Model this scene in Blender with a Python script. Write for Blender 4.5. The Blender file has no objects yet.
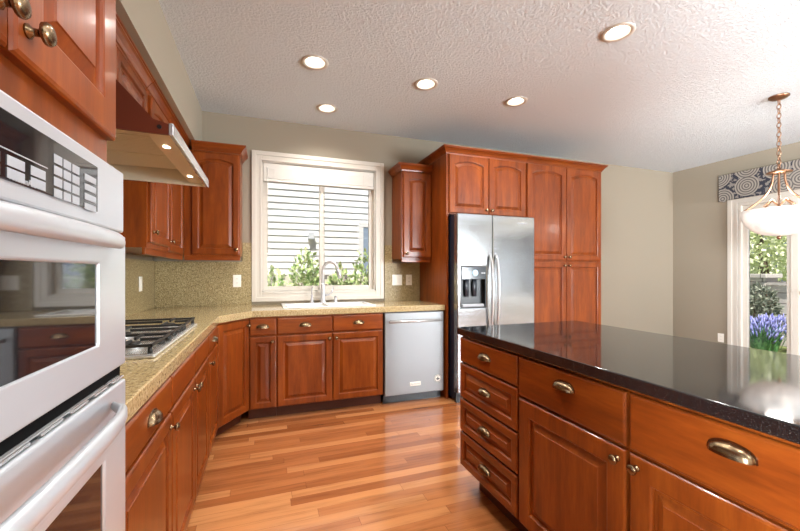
import bpy, bmesh, math, random
from mathutils import Vector, Matrix
from mathutils.geometry import tessellate_polygon
random.seed(7)
S = bpy.context.scene
COL = S.collection
R = math.radians
PI = math.pi

# ------------------------------------------------------------------ camera
cam_d = bpy.data.cameras.new('camera')
cam = bpy.data.objects.new('camera', cam_d); COL.objects.link(cam)
cam_d.sensor_fit = 'HORIZONTAL'; cam_d.sensor_width = 36.0
cam_d.lens = 372.0 * 36.0 / 800.0
cam_d.shift_y = (272.2 - 265.5) / 800.0
cam_d.clip_start = 0.02
cam.location = (0, 0, 1.233)
cam.rotation_euler = (R(90), 0, R(-19.81))
S.camera = cam

# ------------------------------------------------------------------ world, sun, daylight, exposure
W = bpy.data.worlds.new('sky'); S.world = W; W.use_nodes = True
wn = W.node_tree; wn.nodes.clear()
wo = wn.nodes.new('ShaderNodeOutputWorld'); wb = wn.nodes.new('ShaderNodeBackground')
sky = wn.nodes.new('ShaderNodeTexSky'); sky.sky_type = 'HOSEK_WILKIE'
sky.sun_direction = Vector((-0.35, -0.75, 1.5)).normalized(); sky.turbidity = 3.0; sky.ground_albedo = 0.4
wn.links.new(sky.outputs[0], wb.inputs[0]); wb.inputs[1].default_value = 0.75
wn.links.new(wb.outputs[0], wo.inputs[0])

def light(name, kind, loc, rot, energy, color=(1, 1, 1), size=1.0, size_y=None, parent=None):
    d = bpy.data.lights.new(name, kind); d.energy = energy; d.color = color
    if kind == 'AREA':
        d.size = size
        if size_y: d.shape = 'RECTANGLE'; d.size_y = size_y
    elif kind == 'SUN': d.angle = R(0.6)
    elif kind == 'SPOT': d.spot_size = size; d.spot_blend = 1.0; d.shadow_soft_size = 0.04
    elif kind == 'POINT': d.shadow_soft_size = size
    o = bpy.data.objects.new(name, d); COL.objects.link(o)
    o.location = loc; o.rotation_euler = rot
    if parent: o.parent = parent
    return o

sun = light('sun', 'SUN', (0, 0, 10), (0, 0, 0), 4.6, (1.0, 0.95, 0.88))
sun.rotation_euler = Vector((0.35, 0.75, -1.5)).to_track_quat('-Z', 'Y').to_euler()
# area lights standing in for daylight at added, unseen windows behind the camera
DAY = (0.88, 0.95, 1.0); DAY_W = 520
UP = R(90 + 32)   # tilted upward to brighten the ceiling, standing in for ground bounce
light('added_daylight_front', 'AREA', (4.55, -3.5, 1.2), (UP, 0, 0), DAY_W * 0.9, DAY, 2.1, 1.8)
light('added_daylight_side', 'AREA', (6.35, -1.6, 1.15), (UP, 0, R(90)), DAY_W * 0.72, DAY, 2.3, 1.8)
light('added_daylight_side', 'AREA', (-1.48, -1.8, 1.25), (R(90 + 14), 0, R(-90)), DAY_W * 1.8, DAY, 2.1, 1.8)  # added at the left wall to brighten the island fronts
CAN_W = 21.0
S.view_settings.view_transform = 'Standard'
S.view_settings.look = 'None'
S.view_settings.gamma = 1.0
S.view_settings.use_curve_mapping = False
S.view_settings.exposure = 0.86
S.cycles.use_denoising = True
S.cycles.max_bounces = 10
S.cycles.diffuse_bounces = 6
S.cycles.transmission_bounces = 8
S.cycles.sample_clamp_indirect = 6.0
S.cycles.caustics_reflective = False
S.cycles.caustics_refractive = False

# ------------------------------------------------------------------ materials
def lin(c):
    f = lambda v: v / 12.92 if v <= 0.04045 else ((v + 0.055) / 1.055) ** 2.4
    return tuple(f(x / 255.0) for x in c) + (1.0,)

class NT:
    def __init__(s, name):
        s.m = bpy.data.materials.new(name); s.m.use_nodes = True
        s.t = s.m.node_tree; s.t.nodes.clear()
        s.out = s.t.nodes.new('ShaderNodeOutputMaterial')
        s.b = s.t.nodes.new('ShaderNodeBsdfPrincipled')
        s.t.links.new(s.b.outputs[0], s.out.inputs[0])
    def n(s, kind, **kw):
        x = s.t.nodes.new('ShaderNode' + kind)
        for k, v in kw.items(): setattr(x, k, v)
        return x
    def l(s, a, b): s.t.links.new(a, b)
    def set(s, **kw):
        for k, v in kw.items(): s.b.inputs[k.replace('_', ' ')].default_value = v
        return s
    def coord(s, scale=(1, 1, 1), out='Object'):
        tc = s.n('TexCoord'); mp = s.n('Mapping'); mp.inputs['Scale'].default_value = scale
        s.l(tc.outputs[out], mp.inputs[0]); return mp.outputs[0]
    def noise(s, vec, scale, detail=4, rough=0.55):
        x = s.n('TexNoise'); x.inputs['Scale'].default_value = scale
        x.inputs['Detail'].default_value = detail; x.inputs['Roughness'].default_value = rough
        s.l(vec, x.inputs['Vector']); return x.outputs['Fac']
    def ramp(s, fac, stops, interp='LINEAR'):
        x = s.n('ValToRGB'); e = x.color_ramp.elements; x.color_ramp.interpolation = interp
        while len(e) < len(stops): e.new(0.5)
        for i, (p, c) in enumerate(stops): e[i].position = p; e[i].color = c
        s.l(fac, x.inputs[0]); return x.outputs[0]
    def math(s, op, a, b=None):
        x = s.n('Math', operation=op)
        for i, v in enumerate((a, b)):
            if v is None: continue
            if isinstance(v, (int, float)): x.inputs[i].default_value = v
            else: s.l(v, x.inputs[i])
        return x.outputs[0]
    def mix(s, fac, a, b, mode='MIX'):
        x = s.n('Mix', data_type='RGBA', blend_type=mode)
        for i, v in ((0, fac), (6, a), (7, b)):
            if isinstance(v, (int, float, tuple)): x.inputs[i].default_value = v
            else: s.l(v, x.inputs[i])
        return x.outputs[2]
    def bump(s, h, strength, dist=0.01):
        x = s.n('Bump'); x.inputs['Strength'].default_value = strength; x.inputs['Distance'].default_value = dist
        s.l(h, x.inputs['Height']); s.l(x.outputs[0], s.b.inputs['Normal'])

def plain(name, rgb, rough=0.5, metal=0.0, **kw):
    t = NT(name); t.set(Base_Color=lin(rgb), Roughness=rough, Metallic=metal, **kw); return t.m

def wood(name, scale, c0, c1, c2, rough=0.28):
    t = NT(name)
    oi = t.n('ObjectInfo')
    tc = t.n('TexCoord'); ad = t.n('VectorMath', operation='ADD')
    rv = t.n('CombineXYZ'); r5 = t.math('MULTIPLY', oi.outputs['Random'], 7.0)
    for i in range(3): t.l(r5, rv.inputs[i])
    t.l(tc.outputs['Object'], ad.inputs[0]); t.l(rv.outputs[0], ad.inputs[1])
    mp = t.n('Mapping'); mp.inputs['Scale'].default_value = scale; t.l(ad.outputs[0], mp.inputs[0])
    v = mp.outputs[0]
    a = t.noise(v, 1.6, 5, 0.6)
    b = t.noise(v, 9.0, 3, 0.6)
    k = t.math('ADD', t.math('MULTIPLY', a, 0.75), t.math('MULTIPLY', b, 0.25))
    col = t.ramp(k, [(0.30, lin(c0)), (0.5, lin(c1)), (0.72, lin(c2))])
    hv = t.n('HueSaturation'); t.l(col, hv.inputs['Color'])
    t.l(t.math('ADD', t.math('MULTIPLY', oi.outputs['Random'], 0.16), 0.92), hv.inputs['Value'])
    t.l(hv.outputs[0], t.b.inputs['Base Color'])
    t.set(Roughness=rough, Coat_Weight=0.08, Coat_Roughness=0.08, Specular_IOR_Level=0.32)
    t.bump(b, 0.04, 0.002)
    return t.m

CH = ((94, 41, 11), (124, 57, 16), (148, 77, 24))
WV = wood('cherry_wood_upright_grain', (10, 10, 1.3), *CH)
WH = wood('cherry_wood_level_grain', (1.3, 10, 10), *CH)
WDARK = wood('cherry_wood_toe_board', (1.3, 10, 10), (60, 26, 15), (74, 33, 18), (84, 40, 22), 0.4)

def steel(name, rgb, rough, stretch, metal=1.0):
    t = NT(name); v = t.coord(stretch)
    n = t.noise(v, 4.0, 3)
    r = t.n('MapRange'); t.l(n, r.inputs[0]); r.inputs[3].default_value = rough - 0.05; r.inputs[4].default_value = rough + 0.06
    t.l(r.outputs[0], t.b.inputs['Roughness'])
    t.set(Base_Color=lin(rgb), Metallic=metal)
    return t.m
STEEL_V = steel('brushed_steel_upright', (138, 140, 142), 0.36, (14, 14, .3), 0.4)
STEEL_H = steel('brushed_steel_level', (162, 164, 166), 0.15, (.5, .5, 9), 0.9)
STEEL_OVEN = steel('brushed_steel_oven', (208, 213, 219), 0.30, (70, 1, 70), 0.6)
STEEL_P = plain('polished_steel', (204, 205, 206), 0.2, 0.6)
CHROME = plain('chrome', (214, 215, 217), 0.22, 0.5)
BRONZE = plain('aged_brass', (134, 113, 88), 0.25, 1.0)
BRONZE_LAMP = plain('bronze_lamp_metal', (148, 112, 88), 0.35, 1.0)
BLACK = plain('black_plastic', (22, 22, 24), 0.35)
BLACK_GLASS = plain('black_oven_glass', (24, 24, 27), 0.04, 0.0, Specular_IOR_Level=0.9)
NAVY = plain('dark_navy_enamel', (24, 30, 44), 0.35)
IRON = plain('black_cast_iron', (30, 28, 27), 0.5)
WHITE = plain('white_gloss_paint', (204, 197, 186), 0.35)
PLASTIC = plain('white_plastic', (238, 234, 224), 0.3)
CERAMIC = plain('white_sink_enamel', (240, 240, 238), 0.12)
KEY = plain('pale_keypad_print', (158, 161, 166), 0.25)
PRINT = plain('grey_badge_print', (90, 92, 96), 0.4)
SLATW = plain('white_blind_slat', (216, 212, 204), 0.45)
BACKROOM = plain('dark_recess', (26, 16, 12), 0.7)

def glass(name):
    t = NT(name); t.t.nodes.remove(t.b)
    a = t.n('BsdfTransparent'); g = t.n('BsdfGlossy'); g.inputs['Roughness'].default_value = 0.0
    f = t.n('Fresnel'); f.inputs[0].default_value = 1.45
    m = t.n('MixShader'); t.l(f.outputs[0], m.inputs[0]); t.l(a.outputs[0], m.inputs[1]); t.l(g.outputs[0], m.inputs[2])
    t.l(m.outputs[0], t.out.inputs[0]); return t.m
GLASS = glass('window_glass')

def paint(name, rgb, bscale, bstr, bdist, rough=0.8):
    t = NT(name); v = t.coord()
    n = t.noise(v, bscale, 3, 0.6)
    t.set(Base_Color=lin(rgb), Roughness=rough); t.bump(n, bstr, bdist); return t.m
WALLM = paint('warm_beige_wall_paint', (147, 136, 119), 120, 0.15, 0.002)
SOFFM = paint('warm_beige_soffit_paint', (166, 156, 138), 90, 0.25, 0.003)
t = NT('knockdown_ceiling_texture'); v = t.coord()
n1 = t.noise(v, 66, 4, 0.6)
pl = t.ramp(n1, [(0.42, (0, 0, 0, 1)), (0.60, (1, 1, 1, 1))])
t.set(Base_Color=lin((216, 223, 227)), Roughness=0.9); t.bump(pl, 0.6, 0.010); CEILM = t.m

# tan speckled stone
t = NT('tan_speckled_stone'); v = t.coord()
a = t.noise(v, 110, 3, 0.75); b = t.noise(v, 60, 3, 0.6)
c1 = t.ramp(a, [(0.30, lin((96, 82, 58))), (0.45, lin((168, 146, 104))), (0.58, lin((190, 170, 128))), (0.72, lin((222, 208, 178)))])
c2 = t.mix(t.ramp(b, [(0.35, (0, 0, 0, 1)), (0.65, (1, 1, 1, 1))]), c1, lin((172, 152, 110)))
mm = t.mix(0.65, c2, c1)
t.l(mm, t.b.inputs['Base Color']); t.set(Roughness=0.11, Coat_Weight=0.3); TAN = t.m
t = NT('tan_speckled_backsplash'); v = t.coord()
a = t.noise(v, 125, 3, 0.72)
c1 = t.ramp(a, [(0.30, lin((66, 56, 36))), (0.46, lin((144, 126, 86))), (0.56, lin((166, 148, 106))), (0.70, lin((210, 196, 160)))])
t.l(c1, t.b.inputs['Base Color']); t.set(Roughness=0.42); SPLASH = t.m
# black granite
t = NT('black_speckled_granite'); v = t.coord()
a = t.noise(v, 330, 2, 0.7)
c1 = t.ramp(a, [(0.45, lin((20, 20, 22))), (0.62, lin((34, 33, 33))), (0.74, lin((92, 86, 78)))])
t.l(c1, t.b.inputs['Base Color']); t.set(Roughness=0.06, Specular_IOR_Level=1.0); GRAN = t.m

# plank floor: strips along x
t = NT('hardwood_strip_floor')
tc = t.n('TexCoord'); sp = t.n('SeparateXYZ'); t.l(tc.outputs['Object'], sp.inputs[0])
PWID, PLEN = 0.068, 1.05
ry = t.math('DIVIDE', sp.outputs['Y'], PWID); row = t.math('FLOOR', ry)
wn1 = t.n('TexWhiteNoise', noise_dimensions='1D'); t.l(row, wn1.inputs['W'])
xo = t.math('ADD', t.math('DIVIDE', sp.outputs['X'], PLEN), t.math('MULTIPLY', wn1.outputs['Value'], 9.0))
cl = t.math('FLOOR', xo)
wn2 = t.n('TexWhiteNoise', noise_dimensions='2D'); cv = t.n('CombineXYZ'); t.l(row, cv.inputs[0]); t.l(cl, cv.inputs[1]); t.l(cv.outputs[0], wn2.inputs['Vector'])
base = t.ramp(wn2.outputs['Value'], [(0.0, lin((136, 78, 42))), (0.3, lin((152, 91, 51))), (0.65, lin((166, 104, 60))), (1.0, lin((190, 130, 82)))])
sh = t.n('VectorMath', operation='MULTIPLY'); t.l(tc.outputs['Object'], sh.inputs[0]); sh.inputs[1].default_value = (1.2, 16, 1)
sa = t.n('VectorMath', operation='ADD'); t.l(sh.outputs[0], sa.inputs[0]); t.l(wn2.outputs['Color'], sa.inputs[1])
sc5 = t.n('VectorMath', operation='SCALE'); sc5.inputs['Scale'].default_value = 30; t.l(wn2.outputs['Color'], sc5.inputs[0]); t.l(sc5.outputs[0], sa.inputs[1])
gr = t.noise(sa.outputs[0], 2.2, 5, 0.6)
g2 = t.ramp(gr, [(0.3, (0.72, 0.68, 0.64, 1)), (0.5, (1, 1, 1, 1)), (0.7, (1.12, 1.1, 1.06, 1))])
col = t.mix(1.0, base, g2, 'MULTIPLY')
fy = t.math('FRACT', ry); ey = t.math('MINIMUM', fy, t.math('SUBTRACT', 1.0, fy))
fx = t.math('FRACT', xo); ex = t.math('MINIMUM', fx, t.math('SUBTRACT', 1.0, fx))
gap = t.math('MAXIMUM', t.math('LESS_THAN', ey, 0.012), t.math('LESS_THAN', ex, 0.0012))
col = t.mix(t.math('MULTIPLY', gap, 0.55), col, lin((84, 44, 24)))
t.l(col, t.b.inputs['Base Color']); t.set(Roughness=0.2, Coat_Weight=0.5, Coat_Roughness=0.1)
t.bump(gr, 0.03, 0.001); FLOORM = t.m

# valance fabric with ring medallions
t = NT('medallion_fabric'); v = t.coord()
vo = t.n('TexVoronoi'); vo.inputs['Scale'].default_value = 3.6; vo.inputs['Randomness'].default_value = 0.55
vo.voronoi_dimensions = '2D'
s2 = t.n('SeparateXYZ'); t.l(v, s2.inputs[0]); cb = t.n('CombineXYZ'); t.l(s2.outputs['Y'], cb.inputs[0]); t.l(s2.outputs['Z'], cb.inputs[1])
t.l(cb.outputs[0], vo.inputs['Vector'])
d = vo.outputs['Distance']
rings = t.math('ADD', t.math('MULTIPLY', t.math('SINE', t.math('MULTIPLY', d, 62.0)), 0.5), 0.5)
rc = t.ramp(rings, [(0.3, lin((86, 81, 78))), (0.6, lin((146, 138, 128)))])
nz = t.noise(v, 24, 2)
blot = t.ramp(nz, [(0.47, lin((42, 43, 54))), (0.53, lin((124, 118, 112)))], 'CONSTANT')
outm = t.math('GREATER_THAN', d, 0.46)
fc = t.mix(outm, rc, blot)
t.l(fc, t.b.inputs['Base Color']); t.set(Roughness=0.9); FABRIC = t.m

t = NT('alabaster_glass_shade'); v = t.coord((1, 1, 1))
n = t.noise(v, 9, 4); t.l(t.ramp(n, [(0.35, lin((214, 212, 210))), (0.6, lin((248, 246, 242)))]), t.b.inputs['Base Color'])
t.set(Roughness=0.25, Transmission_Weight=0.25, Subsurface_Weight=0.0)
t.b.inputs['Emission Color'].default_value = lin((255, 250, 240)); t.b.inputs['Emission Strength'].default_value = 0.12
BOWL = t.m
def emis(name, rgb, s):
    t = NT(name); t.set(Base_Color=lin(rgb), Roughness=0.4)
    t.b.inputs['Emission Color'].default_value = lin(rgb); t.b.inputs['Emission Strength'].default_value = s; return t.m
BULB = emis('lit_lamp', (255, 246, 232), 7.0)
HOODLAMP = emis('lit_hood_lamp', (255, 236, 200), 4.0)
DISPLAY = emis('lit_display', (150, 190, 215), 0.5)

# outdoors
SIDING = plain('white_lap_siding_paint', (232, 232, 234), 0.7)
TRIMOUT = plain('pale_exterior_trim', (226, 226, 228), 0.6)
PICKET = plain('weathered_white_picket', (214, 206, 196), 0.8)
OUTGLASS = plain('dark_far_window_glass', (140, 158, 182), 0.3)
ROOFM = plain('grey_roof_shingle', (96, 92, 90), 0.9)
t = NT('garden_lawn'); v = t.coord(); n = t.noise(v, 6, 5)
t.l(t.ramp(n, [(0.3, lin((70, 92, 44))), (0.7, lin((132, 140, 84)))]), t.b.inputs['Base Color']); t.set(Roughness=0.95); LAWN = t.m
t = NT('concrete_garden_block'); v = t.coord(); n = t.noise(v, 18, 5)
bk = t.n('TexBrick'); s2 = t.n('SeparateXYZ'); t.l(v, s2.inputs[0]); cb = t.n('CombineXYZ'); t.l(s2.outputs['Y'], cb.inputs[0]); t.l(s2.outputs['Z'], cb.inputs[1]); t.l(cb.outputs[0], bk.inputs['Vector'])
bk.inputs['Color1'].default_value = lin((226, 220, 214)); bk.inputs['Color2'].default_value = lin((206, 201, 196)); bk.inputs['Mortar'].default_value = lin((86, 82, 82))
bk.inputs['Scale'].default_value = 1.0; bk.inputs['Brick Width'].default_value = 0.42; bk.inputs['Row Height'].default_value = 0.2; bk.inputs['Mortar Size'].default_value = 0.008
t.l(t.mix(0.25, bk.outputs[0], t.ramp(n, [(0.3, lin((96, 92, 90))), (0.7, lin((176, 170, 160)))])), t.b.inputs['Base Color']); t.set(Roughness=0.9); STONE = t.m
def leafm(name, a, b, c=None):
    t = NT(name); v = t.coord(); n = t.noise(v, 14, 2)
    st = [(0.35, lin(a)), (0.6, lin(b))]
    if c: st.append((0.7, lin(c)))
    t.l(t.ramp(n, st), t.b.inputs['Base Color']); t.set(Roughness=0.6)
    t.b.inputs['Transmission Weight'].default_value = 0.0
    return t.m
LEAF = leafm('bright_shrub_leaf', (120, 164, 84), (206, 218, 160), (240, 236, 210))
LEAF_DK = leafm('grey_green_shrub_leaf', (84, 96, 84), (150, 156, 138))
LEAF_LAV = leafm('lavender_stalk', (52, 104, 62), (104, 158, 96))
FLOWER = leafm('lavender_flower', (112, 118, 196), (168, 170, 226))
LEAF_TREE = leafm('light_tree_leaf', (206, 220, 158), (244, 246, 216))
BARK = plain('tree_bark', (96, 82, 68), 0.9)

# ------------------------------------------------------------------ mesh helpers
class MB:
    def __init__(s): s.v = []; s.f = []; s.sm = []
    def face(s, idx, smooth=False): s.f.append(tuple(idx)); s.sm.append(smooth)
    def addmesh(s, vs, fs, smooth=False):
        o = len(s.v); s.v += [Vector(p) for p in vs]
        for f in fs: s.face([i + o for i in f], smooth)
        return s
    def box(s, x0, x1, y0, y1, z0, z1, bev=0.0):
        if x1 < x0: x0, x1 = x1, x0
        if y1 < y0: y0, y1 = y1, y0
        if z1 < z0: z0, z1 = z1, z0
        b = min(bev, (x1 - x0) * .45, (y1 - y0) * .45, (z1 - z0) * .45)
        if b <= 0:
            vs = [(x, y, z) for z in (z0, z1) for y in (y0, y1) for x in (x0, x1)]
            return s.addmesh(vs, [(0, 2, 3, 1), (4, 5, 7, 6), (0, 1, 5, 4), (2, 6, 7, 3), (0, 4, 6, 2), (1, 3, 7, 5)])
        bm = bmesh.new()
        bmesh.ops.create_cube(bm, size=1.0)
        for v in bm.verts:
            v.co = Vector(((x0 + x1) / 2 + v.co.x * (x1 - x0), (y0 + y1) / 2 + v.co.y * (y1 - y0), (z0 + z1) / 2 + v.co.z * (z1 - z0)))
        bmesh.ops.bevel(bm, geom=list(bm.edges), offset=b, segments=2, profile=0.5, affect='EDGES')
        bm.verts.index_update()
        s.addmesh([v.co.copy() for v in bm.verts], [[v.index for v in f.verts] for f in bm.faces]); bm.free(); return s
    def loops(s, rings, closed=True, cap0=False, cap1=False, smooth=True):
        n = len(rings[0]); o = len(s.v)
        for r in rings: s.v += [Vector(p) for p in r]
        for k in range(len(rings) - 1):
            for i in range(n if closed else n - 1):
                j = (i + 1) % n
                s.face((o + k * n + i, o + k * n + j, o + (k + 1) * n + j, o + (k + 1) * n + i), smooth)
        if cap0: s.face([o + i for i in range(n)][::-1])
        if cap1: s.face([o + (len(rings) - 1) * n + i for i in range(n)])
        return s
    def lathe(s, prof, n=20, axis='z', at=(0, 0, 0), cap=True, smooth=True):
        rings = []
        for r, h in prof:
            ring = []
            for i in range(n):
                a = 2 * PI * i / n; p, q = r * math.cos(a), r * math.sin(a)
                ring.append({'z': (p, q, h), '-y': (p, -h, q), 'x': (h, p, q), '-x': (-h, p, -q)}[axis])
            rings.append([Vector(x) + Vector(at) for x in ring])
        return s.loops(rings, True, cap, cap, smooth)
    def tube(s, pts, r, n=10, caps=True, flat=None):
        pts = [Vector(p) for p in pts]; rr = r if isinstance(r, (list, tuple)) else [r] * len(pts)
        rings = []; ref = None
        for i, p in enumerate(pts):
            t = (pts[min(i + 1, len(pts) - 1)] - pts[max(i - 1, 0)]).normalized()
            if ref is None: ref = Vector((0, 0, 1)) if abs(t.z) < 0.9 else Vector((1, 0, 0))
            u = (ref - t * ref.dot(t)).normalized(); w = t.cross(u); ref = u
            f = flat or (1, 1)
            rings.append([p + (u * math.cos(2 * PI * k / n) * f[0] + w * math.sin(2 * PI * k / n) * f[1]) * rr[i] for k in range(n)])
        return s.loops(rings, True, caps, caps, True)
    def torus(s, c, R0, r, ax, n=14, m=6, squash=1.0, ud=None):
        ax = Vector(ax).normalized(); u = Vector(ud) if ud else (Vector((0, 0, 1)) if abs(ax.z) < .9 else Vector((1, 0, 0)))
        u = (u - ax * u.dot(ax)).normalized(); w = ax.cross(u); rings = []
        for i in range(n + 1):
            a = 2 * PI * i / n; dirv = u * math.cos(a) + w * math.sin(a) * squash; cc = Vector(c) + dirv * R0
            dn = dirv.normalized()
            rings.append([cc + (dn * math.cos(2 * PI * k / m) + ax * math.sin(2 * PI * k / m)) * r for k in range(m)])
        return s.loops(rings, True)
    def prism(s, outer, holes, a, b, mp):
        """flat outline with holes, extruded from a to b; mp(p, q, h) -> xyz"""
        loops = [outer] + list(holes)
        tris = tessellate_polygon([[Vector((p, q, 0)) for p, q in L] for L in loops])
        flat = [p for L in loops for p in L]; n = len(flat); o = len(s.v)
        for h in (a, b): s.v += [Vector(mp(p, q, h)) for p, q in flat]
        for t_ in tris:
            s.face([o + i for i in t_]); s.face([o + n + i for i in reversed(t_)])
        st = 0
        for L in loops:
            m = len(L)
            for i in range(m):
                j = (i + 1) % m
                s.face((o + st + i, o + st + j, o + n + st + j, o + n + st + i))
            st += m
        return s
    def build(s, name, mat, parent=None, world=False, origin=None):
        me = bpy.data.meshes.new(name)
        vs = s.v
        if parent is not None and world:
            inv = (Matrix.Translation(parent.location) @ Matrix.Rotation(parent.rotation_euler[2], 4, 'Z')).inverted()
            vs = [inv @ v for v in vs]
        if origin is not None: vs = [v - Vector(origin) for v in vs]
        me.from_pydata([tuple(v) for v in vs], [], s.f)
        for p, sm in zip(me.polygons, s.sm): p.use_smooth = sm
        bm = bmesh.new(); bm.from_mesh(me); bmesh.ops.recalc_face_normals(bm, faces=list(bm.faces)); bm.to_mesh(me); bm.free()
        me.materials.append(mat)
        o = bpy.data.objects.new(name, me); COL.objects.link(o)
        if parent is not None: o.parent = parent
        if origin is not None: o.location = origin
        return o

def tag(o, label, cat, group=None, kind=None):
    o['label'] = label; o['category'] = cat
    if group: o['group'] = group
    if kind: o['kind'] = kind
    return o
def thing(name, label, cat, loc=(0, 0, 0), rz=0.0, group=None):
    o = bpy.data.objects.new(name, None); COL.objects.link(o); o.empty_display_size = 0.1
    o.location = loc; o.rotation_euler = (0, 0, rz)
    return tag(o, label, cat, group)
def struct(o, label=None, cat=None):
    o['kind'] = 'structure'
    if label: o['label'] = label
    if cat: o['category'] = cat
    return o
def copy_mesh(o, parent, name=None):
    c = o.copy(); COL.objects.link(c); c.parent = parent; return c
def copy_tree(root, loc, label):
    r = root.copy(); COL.objects.link(r); r.location = loc; r['label'] = label
    for ch in root.children:
        c = ch.copy(); COL.objects.link(c); c.parent = r
        for g in ch.children:
            d = g.copy(); COL.objects.link(d); d.parent = c
    return r
def rect(a, b, c, d): return [(a, c), (b, c), (b, d), (a, d)]
def circ(x, y, r, n=24): return [(x + r * math.cos(2 * PI * i / n), y + r * math.sin(2 * PI * i / n)) for i in range(n)]

# ------------------------------------------------------------------ room shell
XL, XR, YF, YB, ZC = -0.96, 5.83, -3.0, 3.92, 2.75
TH = 0.16
fl = struct(MB().box(XL - TH, XR + TH, YF - TH, YB + TH, -0.15, 0).build('floor', FLOORM), 'reddish hardwood strip floor', 'floor')
CANS = [(0.333, 2.737), (0.532, 3.466), (1.214, 2.75), (2.087, 2.756), (2.093, 1.745), (0.333, 1.745), (1.214, 1.60), (0.75, 0.55), (2.2, 0.45), (0.75, -0.9), (2.2, -0.9)]
CR = 0.075
struct(MB().prism(rect(XL - TH, XR + TH, YF - TH, YB + TH), [circ(x, y, CR) for x, y in CANS], ZC, ZC + 0.03, lambda p, q, h: (p, q, h)).build('ceiling', CEILM), 'textured off-white ceiling', 'ceiling')
roof = MB().box(XL - 0.5, XR + 0.5, YF - 1.3, YB + 0.17, 2.98, 3.1).build('sun_block_roof', ROOFM); struct(roof)  # unseen roof slab, front eave added to keep sun out of the room
WX0, WX1, WZ0, WZ1 = -0.04, 1.125, 1.035, 2.335          # kitchen window opening
struct(MB().prism(rect(XL - TH, XR + TH, 0, ZC + 0.2), [rect(WX0, WX1, WZ0, WZ1)], YB, YB + TH, lambda p, q, h: (p, h, q)).build('wall_back', WALLM), 'beige wall with the sink window', 'wall')
struct(MB().prism(rect(YF - TH, YB, 0, ZC + 0.2), [rect(-2.85, -0.75, 0.6, 2.3)], XL - TH, XL, lambda p, q, h: (h, p, q)).build('wall_left', WALLM), 'beige wall behind the cooktop run', 'wall')
DY0, DY1, DZ1 = 0.95, 3.09, 2.13
struct(MB().prism(rect(YF - TH, YB, 0, ZC + 0.2), [rect(DY0, DY1, 0.0005, DZ1), rect(-2.75, -0.45, 0.6, 2.3)], XR, XR + TH, lambda p, q, h: (h, p, q)).build('wall_right', WALLM), 'beige wall with the garden door', 'wall')
struct(MB().prism(rect(XL, XR, 0, ZC + 0.2), [rect(3.5, 5.6, 0.6, 2.3)], YF - TH, YF, lambda p, q, h: (p, h, q)).build('wall_front', WALLM), 'beige wall behind the camera', 'wall')
struct(MB().box(XL, -0.565, YF, YB, 2.352, ZC, 0.0).build('trim_2', SOFFM), 'beige boxed soffit along the left wall', 'soffit')
struct(MB().box(3.64, XR - 0.012, YB - 0.015, YB, 0, 0.11, 0.004).build('baseboard_back', WHITE))
b = MB(); b.box(XR - 0.015, XR, 3.2, YB - 0.015, 0, 0.11, 0.004); b.box(XR - 0.015, XR, YF, 0.83, 0, 0.11, 0.004)
struct(b.build('baseboard_right', WHITE))

def casing(b, u0, u1, v0, v1, w, mp, bottom=True, head=0.0):
    """moulded flat casing round an opening: three stepped boards; mp(u,v,out)"""
    def bar(a0, a1, c0, c1, t0, t1):
        P = [mp(u, v, o) for o in (t0, t1) for v in (c0, c1) for u in (a0, a1)]
        xs = [p[0] for p in P]; ys = [p[1] for p in P]; zs = [p[2] for p in P]
        b.box(min(xs), max(xs), min(ys), max(ys), min(zs), max(zs), 0.003)
    for (i0, i1, t) in ((0.0, w, 0.014), (w * 0.55, w, 0.022), (0.0, w * 0.18, 0.018)):
        bar(u0 - i1, u0 - i0, v0 - (i1 if bottom else 0), v1 + i1, 0.0, t)
        bar(u1 + i0, u1 + i1, v0 - (i1 if bottom else 0), v1 + i1, 0.0, t)
        bar(u0 - i0, u1 + i0, v1 + i0, v1 + i1, 0.0, t)
        if bottom: bar(u0 - i0, u1 + i0, v0 - i1, v0 - i0, 0.0, t)

# kitchen window
w1 = thing('window_1', 'white framed sliding window above the sink', 'window', (0.54, YB, WZ0)); w1['kind'] = 'structure'
b = MB(); casing(b, WX0, WX1, WZ0, WZ1, 0.092, lambda u, v, o: (u, YB - o, v)); b.build('casing', WHITE, w1, True)
b = MB()
for (a0, a1, c0, c1) in ((WX0, WX0 + .012, WZ0, WZ1), (WX1 - .012, WX1, WZ0, WZ1), (WX0, WX1, WZ0, WZ0 + .012), (WX0, WX1, WZ1 - .012, WZ1)):
    b.box(a0, a1, YB - 0.002, YB + TH, c0, c1)
b.build('jamb', WHITE, w1, True)
def sash(parent, x0, x1, y, z0, z1, fw, d=0.035):
    b = MB()
    b.box(x0, x0 + fw, y, y + d, z0, z1, .003); b.box(x1 - fw, x1, y, y + d, z0, z1, .003)
    b.box(x0 + fw, x1 - fw, y, y + d, z0, z0 + fw, .003); b.box(x0 + fw, x1 - fw, y, y + d, z1 - fw, z1, .003)
    o = b.build('sash', WHITE, parent, True)
    g = MB().box(x0 + fw, x1 - fw, y + d * .45, y + d * .55, z0 + fw, z1 - fw)
    g.build('pane', GLASS, parent, True)
sash(w1, WX0 + .012, 0.59, YB + 0.095, WZ0 + .012, WZ1 - .012, 0.042)
sash(w1, 0.53, WX1 - .012, YB + 0.055, WZ0 + .012, WZ1 - .012, 0.045)
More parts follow.
